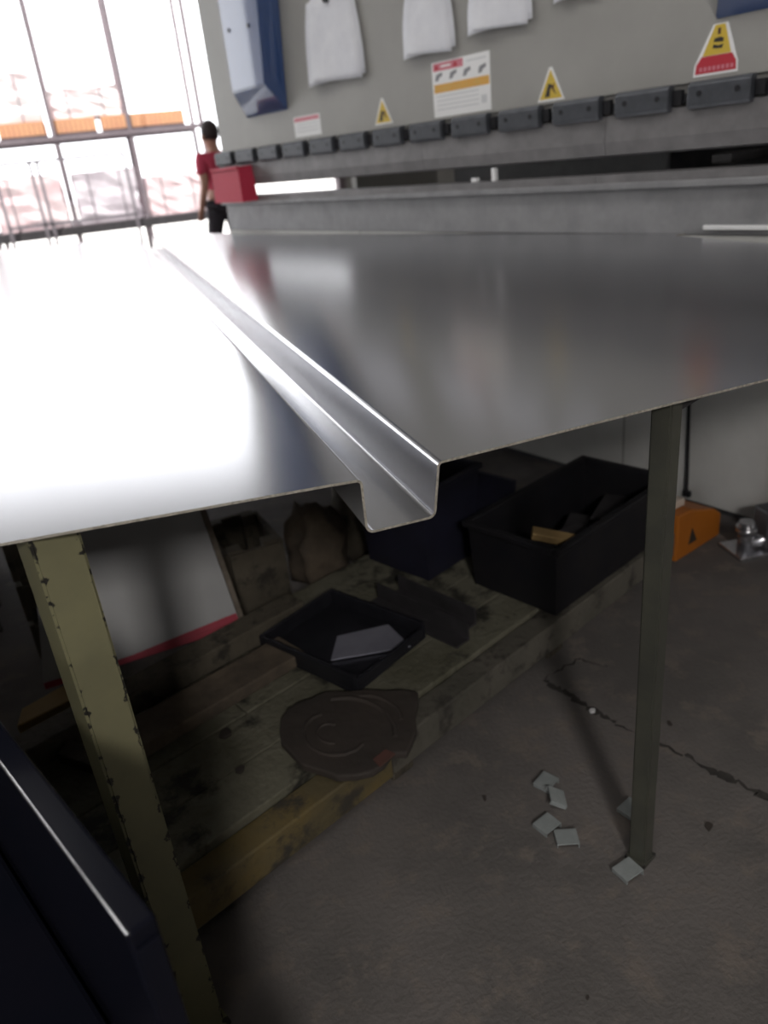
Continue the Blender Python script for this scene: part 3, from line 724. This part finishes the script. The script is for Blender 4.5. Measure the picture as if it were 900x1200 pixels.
B = [(-1.95, .6755, .9, .85, 'grey_wrap', 'grey wrapped bundle at the left end of the lower rack shelf'),
     (-.87, .6755, .95, .72, 'pink_wrap', 'pinkish wrapped bundle on the lower shelf behind the wire cage'),
     (.22, .6755, .9, .70, 'grey_wrap', 'pale grey wrapped bundle on the lower shelf between two uprights'),
     (1.26, .6755, .9, .55, 'pink_wrap', 'pink wrapped bundle on the lower shelf nearest the person'),
     (-1.9, 2.086, .9, .6, 'pale_wrap', 'pink wrapped bundle at the left end of the upper rack shelf'),
     (-.9, 2.086, .95, .62, 'pale_wrap', 'tall pink wrapped bundle on the upper shelf left of the centre'),
     (.2, 2.086, .95, .38, 'pale_wrap', 'low pink wrapped bundle on the upper shelf right of the centre')]
for i, b in enumerate(B): bundle(*b, seed=20 + i)
cg = thing('wire_cage', 'grey wire cage frame standing in front of the lower rack shelf', 'cage', (-.3, RY - .25, G))
for x_ in (-.9, -.42, -.32, .86): box('cage_post', (x_ - .022, -.012, 0), (x_ + .022, .012, 1.56), 'cage', cg)
for z_ in (.72, 1.545): box('cage_rail', (-.9, -.012, z_), (.86, .012, z_ + .04), 'cage', cg)
# ------------------------------------------------------------------ person by the door, walking left, back half turned
def skinned(name, joints, edges, m, parent, sub=2, root=0):
    me = bpy.data.meshes.new(name); me.from_pydata([j[:3] for j in joints], edges, [])
    o = link(name, me, m, parent)
    md = o.modifiers.new('skin', 'SKIN'); md.use_smooth_shade = True
    me.skin_vertices if hasattr(me, 'skin_vertices') else None
    if not me.skin_vertices:
        bm = bmesh.new(); bm.from_mesh(me); bm.verts.layers.skin.verify(); bm.to_mesh(me); bm.free()
    for i, j in enumerate(joints):
        r = j[3]; me.skin_vertices[0].data[i].radius = r if isinstance(r, tuple) else (r, r)
    for i in range(len(joints)): me.skin_vertices[0].data[i].use_root = (i == root)
    ss = o.modifiers.new('sub', 'SUBSURF'); ss.levels = sub; ss.render_levels = sub
    dg = bpy.context.evaluated_depsgraph_get(); ev = o.evaluated_get(dg)
    new = bpy.data.meshes.new_from_object(ev); o.modifiers.clear(); o.data = new; new.name = name
    for p in new.polygons: p.use_smooth = True
    return o
pe = thing('person', 'person with dark hair in a red shirt and dark trousers walking past the doorway', 'person', (1.30, 8.9, 0), math.radians(118))
pe.scale = (.94, .94, .94)
# local +x is the walking direction, +y the person's left side
J = [(0, 0, .95, .13), (0, 0, 1.12, .125), (.01, 0, 1.30, .145), (.015, 0, 1.42, .10), (.03, 0, 1.49, .055), (.05, 0, 1.56, .085), (.045, 0, 1.645, .09),
     (.01, .19, 1.39, .06), (-.05, .24, 1.12, .046), (.06, .25, .90, .036), (.10, .25, .83, .034),
     (.01, -.19, 1.39, .06), (.06, -.24, 1.13, .046), (.22, -.22, .98, .036), (.29, -.21, .95, .034),
     (.0, .1, .88, .095), (.16, .1, .50, .068), (.05, .1, .10, .045), (.17, .1, .05, .035),
     (.0, -.1, .88, .095), (-.06, -.1, .48, .068), (-.30, -.1, .14, .045), (-.20, -.1, .05, .035),
     (.135, 0, 1.56, .022)]
Eg = [(0, 1), (1, 2), (2, 3), (3, 4), (4, 5), (5, 6), (2, 7), (7, 8), (8, 9), (9, 10), (2, 11), (11, 12), (12, 13), (13, 14), (0, 15), (15, 16), (16, 17), (17, 18), (0, 19), (19, 20), (20, 21), (21, 22), (5, 23)]
for (hx, hy, hz) in ((.10, .25, .83), (.29, -.21, .95)):
    hi = 10 if hy > 0 else 14
    d = Vector((.35, 0, -.94)) if hy > 0 else Vector((.9, .1, -.3))
    for f_ in range(4):
        k = len(J); off = (f_ - 1.5) * .02
        J.append((hx + d.x * .05, hy + off, hz + d.z * .05, .011)); J.append((hx + d.x * (.09 - .008 * abs(f_ - 1)), hy + off * 1.1, hz + d.z * .09, .009))
        Eg += [(hi, k), (k, k + 1)]
    k = len(J); J.append((hx + .035, hy * .86, hz - .01, .012)); J.append((hx + .06, hy * .84, hz - .04, .010)); Eg += [(hi, k), (k, k + 1)]
body = skinned('body', J, Eg, 'skin', pe)
skinned('shirt', [(0, 0, .90, .155), (0, 0, 1.12, .15), (.01, 0, 1.31, .165), (.015, 0, 1.42, .115), (.01, .2, 1.385, .078), (-.03, .235, 1.2, .066), (.01, -.2, 1.385, .078), (.045, -.235, 1.2, .066)],
        [(0, 1), (1, 2), (2, 3), (2, 4), (4, 5), (2, 6), (6, 7)], 'shirt', pe)
skinned('trousers', [(0, 0, .96, .145), (.0, .1, .86, .112), (.16, .1, .50, .085), (.055, .1, .12, .065), (.0, -.1, .86, .112), (-.06, -.1, .48, .085), (-.29, -.1, .16, .065)],
        [(0, 1), (1, 2), (2, 3), (0, 4), (4, 5), (5, 6)], 'jeans', pe)
bm = bmesh.new(); bmesh.ops.create_icosphere(bm, subdivisions=3, radius=1)
for v_ in bm.verts:
    p = v_.co.copy(); k = 1.0
    if p.x > .35 and p.z < .45: k = .7
    if p.z < -.6: k *= .85
    v_.co = Vector((p.x * .112 * k + .03, p.y * .1 * k, p.z * .125 * k + 1.64))
from_bm('hair', bm, 'hair', pe, True)
for s in (-1, 1):
    bm = bmesh.new(); bmesh.ops.create_icosphere(bm, subdivisions=2, radius=1)
    for v_ in bm.verts: v_.co = Vector((v_.co.x * .03 + .045, v_.co.y * .012 + s * .093, v_.co.z * .035 + 1.59))
    from_bm('ear', bm, 'skin', pe, True)
    for nm, px, zc, rx in (('eye', .128, 1.60, .012),):
        bm = bmesh.new(); bmesh.ops.create_icosphere(bm, subdivisions=2, radius=rx); bmesh.ops.translate(bm, verts=bm.verts, vec=(px, s * .035, zc)); from_bm(nm, bm, 'hair', pe, True)
